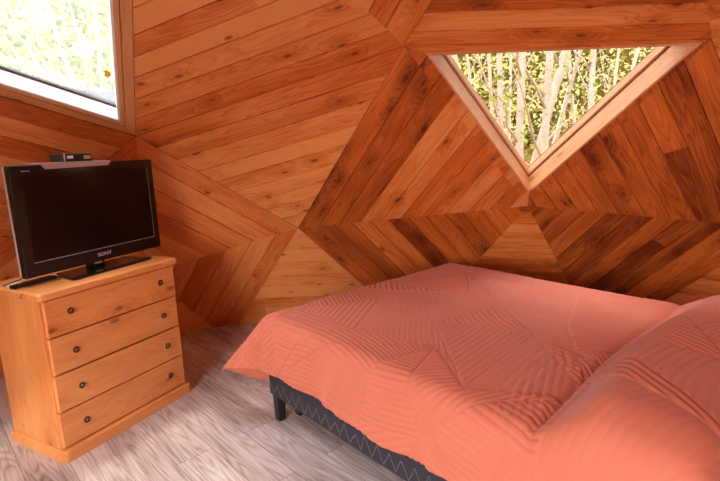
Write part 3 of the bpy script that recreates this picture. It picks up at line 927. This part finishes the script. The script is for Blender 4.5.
# undergrowth behind the trunks
cs = []
for k in range(52000):
    y = tr.uniform(-11, 3.2); x = tr.uniform(8.9, 13.5)
    z = tr.uniform(-.1, 4.9)
    cl = .5 + .5 * math.sin(y * 2.3 + z * 3.1) * math.sin(x * 1.7 + z * 1.9)
    if tr.random() > .35 + .65 * cl: continue
    cs.append((Vec((x, y, z)), min(1, max(0, .10 + .55 * cl * tr.random() + .35 * tr.random()))))
leaf_mesh('bamboo_foliage', cs, M['leaf'], .105, kind='stuff', label='dense yellow-green foliage behind the tree trunks outside the triangular window', cat='foliage')
cs = []
for k in range(16000):
    a = math.radians(tr.uniform(22, 66)); r_ = tr.uniform(10.3, 13.5)
    x = r_ * math.cos(a); y = r_ * math.sin(a)
    z = tr.uniform(0, 9.5)
    cl = .5 + .5 * math.sin(a * 17 + z * 1.6) * math.sin(r_ * 1.7 + z * 1.1)
    if tr.random() > .25 + .75 * cl: continue
    cs.append((Vec((x, y, z)), tr.random()))
leaf_mesh('shrub_foliage', cs, M['leaf_green'], .17, kind='stuff', label='pale green foliage behind the tree trunks outside the left skylight', cat='foliage')

# the yellow leaf stuck to the skylight
u_ = (H2[2] - H2[1]).normalized()
pc = Vec((2.8085, 1.3522, 1.9034))
bm = bmesh.new()
ea = u_; eb = N2.cross(u_)
pts = [(-.028, 0), (-.012, .018), (.006, .012), (.022, .019), (.030, .002), (.016, -.014), (-.010, -.016)]
f_ = [bm.verts.new(pc + ea * x + eb * y + N2 * .0005) for x, y in pts]; b_ = [bm.verts.new(pc + ea * x + eb * y + N2 * .002) for x, y in pts]
bm.faces.new(f_); bm.faces.new(b_[::-1])
for i in range(len(pts)): bm.faces.new((f_[i], f_[(i + 1) % len(pts)], b_[(i + 1) % len(pts)], b_[i]))
bm_obj('yellow_leaf', bm, M['yellow_leaf'], label='small yellow leaf stuck on the glass of the left skylight', cat='leaf')

# ------------------------------------------------------------------ light
wd = bpy.data.worlds.new('sky'); sc.world = wd; wd.use_nodes = True
nt = wd.node_tree; nt.nodes.clear()
sky = nt.nodes.new('ShaderNodeTexSky'); sky.sky_type = 'NISHITA'; sky.sun_disc = False
sky.sun_elevation = math.radians(48); sky.sun_rotation = math.radians(200); sky.altitude = 300; sky.dust_density = 3.0; sky.air_density = 1.2
hsv = nt.nodes.new('ShaderNodeHueSaturation'); hsv.inputs['Saturation'].default_value = .35
bg = nt.nodes.new('ShaderNodeBackground'); bg.inputs['Strength'].default_value = .32
wo = nt.nodes.new('ShaderNodeOutputWorld')
nt.links.new(sky.outputs[0], hsv.inputs['Color']); nt.links.new(hsv.outputs[0], bg.inputs[0]); nt.links.new(bg.outputs[0], wo.inputs[0])

def sun(name, direction, power, col, angle):
    l = bpy.data.lights.new(name, 'SUN'); l.energy = power; l.color = col; l.angle = math.radians(angle)
    o = bpy.data.objects.new(name, l); o.rotation_euler = Vec(direction).to_track_quat('-Z', 'Y').to_euler()
    o.location = (-4, 3, 8); COL.objects.link(o); return o
sun('sun', (.72, -.12, -.75), 1.0, (1.0, .93, .78), 2)

def area(name, loc, target, size, power, col):
    l = bpy.data.lights.new(name, 'AREA'); l.energy = power; l.color = col; l.shape = 'RECTANGLE'; l.size = size[0]; l.size_y = size[1]
    o = bpy.data.objects.new(name, l); o.location = loc
    o.rotation_euler = (Vec(target) - Vec(loc)).to_track_quat('-Z', 'Y').to_euler(); COL.objects.link(o); return o
# added fill lamp outside the unseen rear glazing, and a broad soft sun
area('window_daylight', (-2.9, 2.6, 1.9), (2.2, .3, .5), (2.6, 1.7), 380, (1.0, .97, .95))
sun('bright_overcast', (-.10, -.36, -.93), 7.5, (1.0, .98, .97), 65)

# ------------------------------------------------------------------ camera and view
cam = bpy.data.cameras.new('camera'); co = bpy.data.objects.new('camera', cam); COL.objects.link(co)
pit, rol = -.188, -.038
fw = Vec((math.cos(pit), 0, math.sin(pit))); r = Vec((0, -1, 0)); up = r.cross(fw)
r2 = r * math.cos(rol) + up * math.sin(rol); u2 = up * math.cos(rol) - r * math.sin(rol)
co.matrix_world = Matrix(((r2.x, u2.x, -fw.x, 0), (r2.y, u2.y, -fw.y, 0), (r2.z, u2.z, -fw.z, 1.453), (0, 0, 0, 1)))
cam.sensor_fit = 'HORIZONTAL'; cam.sensor_width = 36; cam.lens = 486.6 / 720 * 36; cam.clip_start = .05
sc.camera = co
sc.view_settings.view_transform = 'Standard'; sc.view_settings.look = 'None'
sc.view_settings.exposure = 0.6; sc.view_settings.gamma = 1.0; sc.view_settings.use_curve_mapping = False
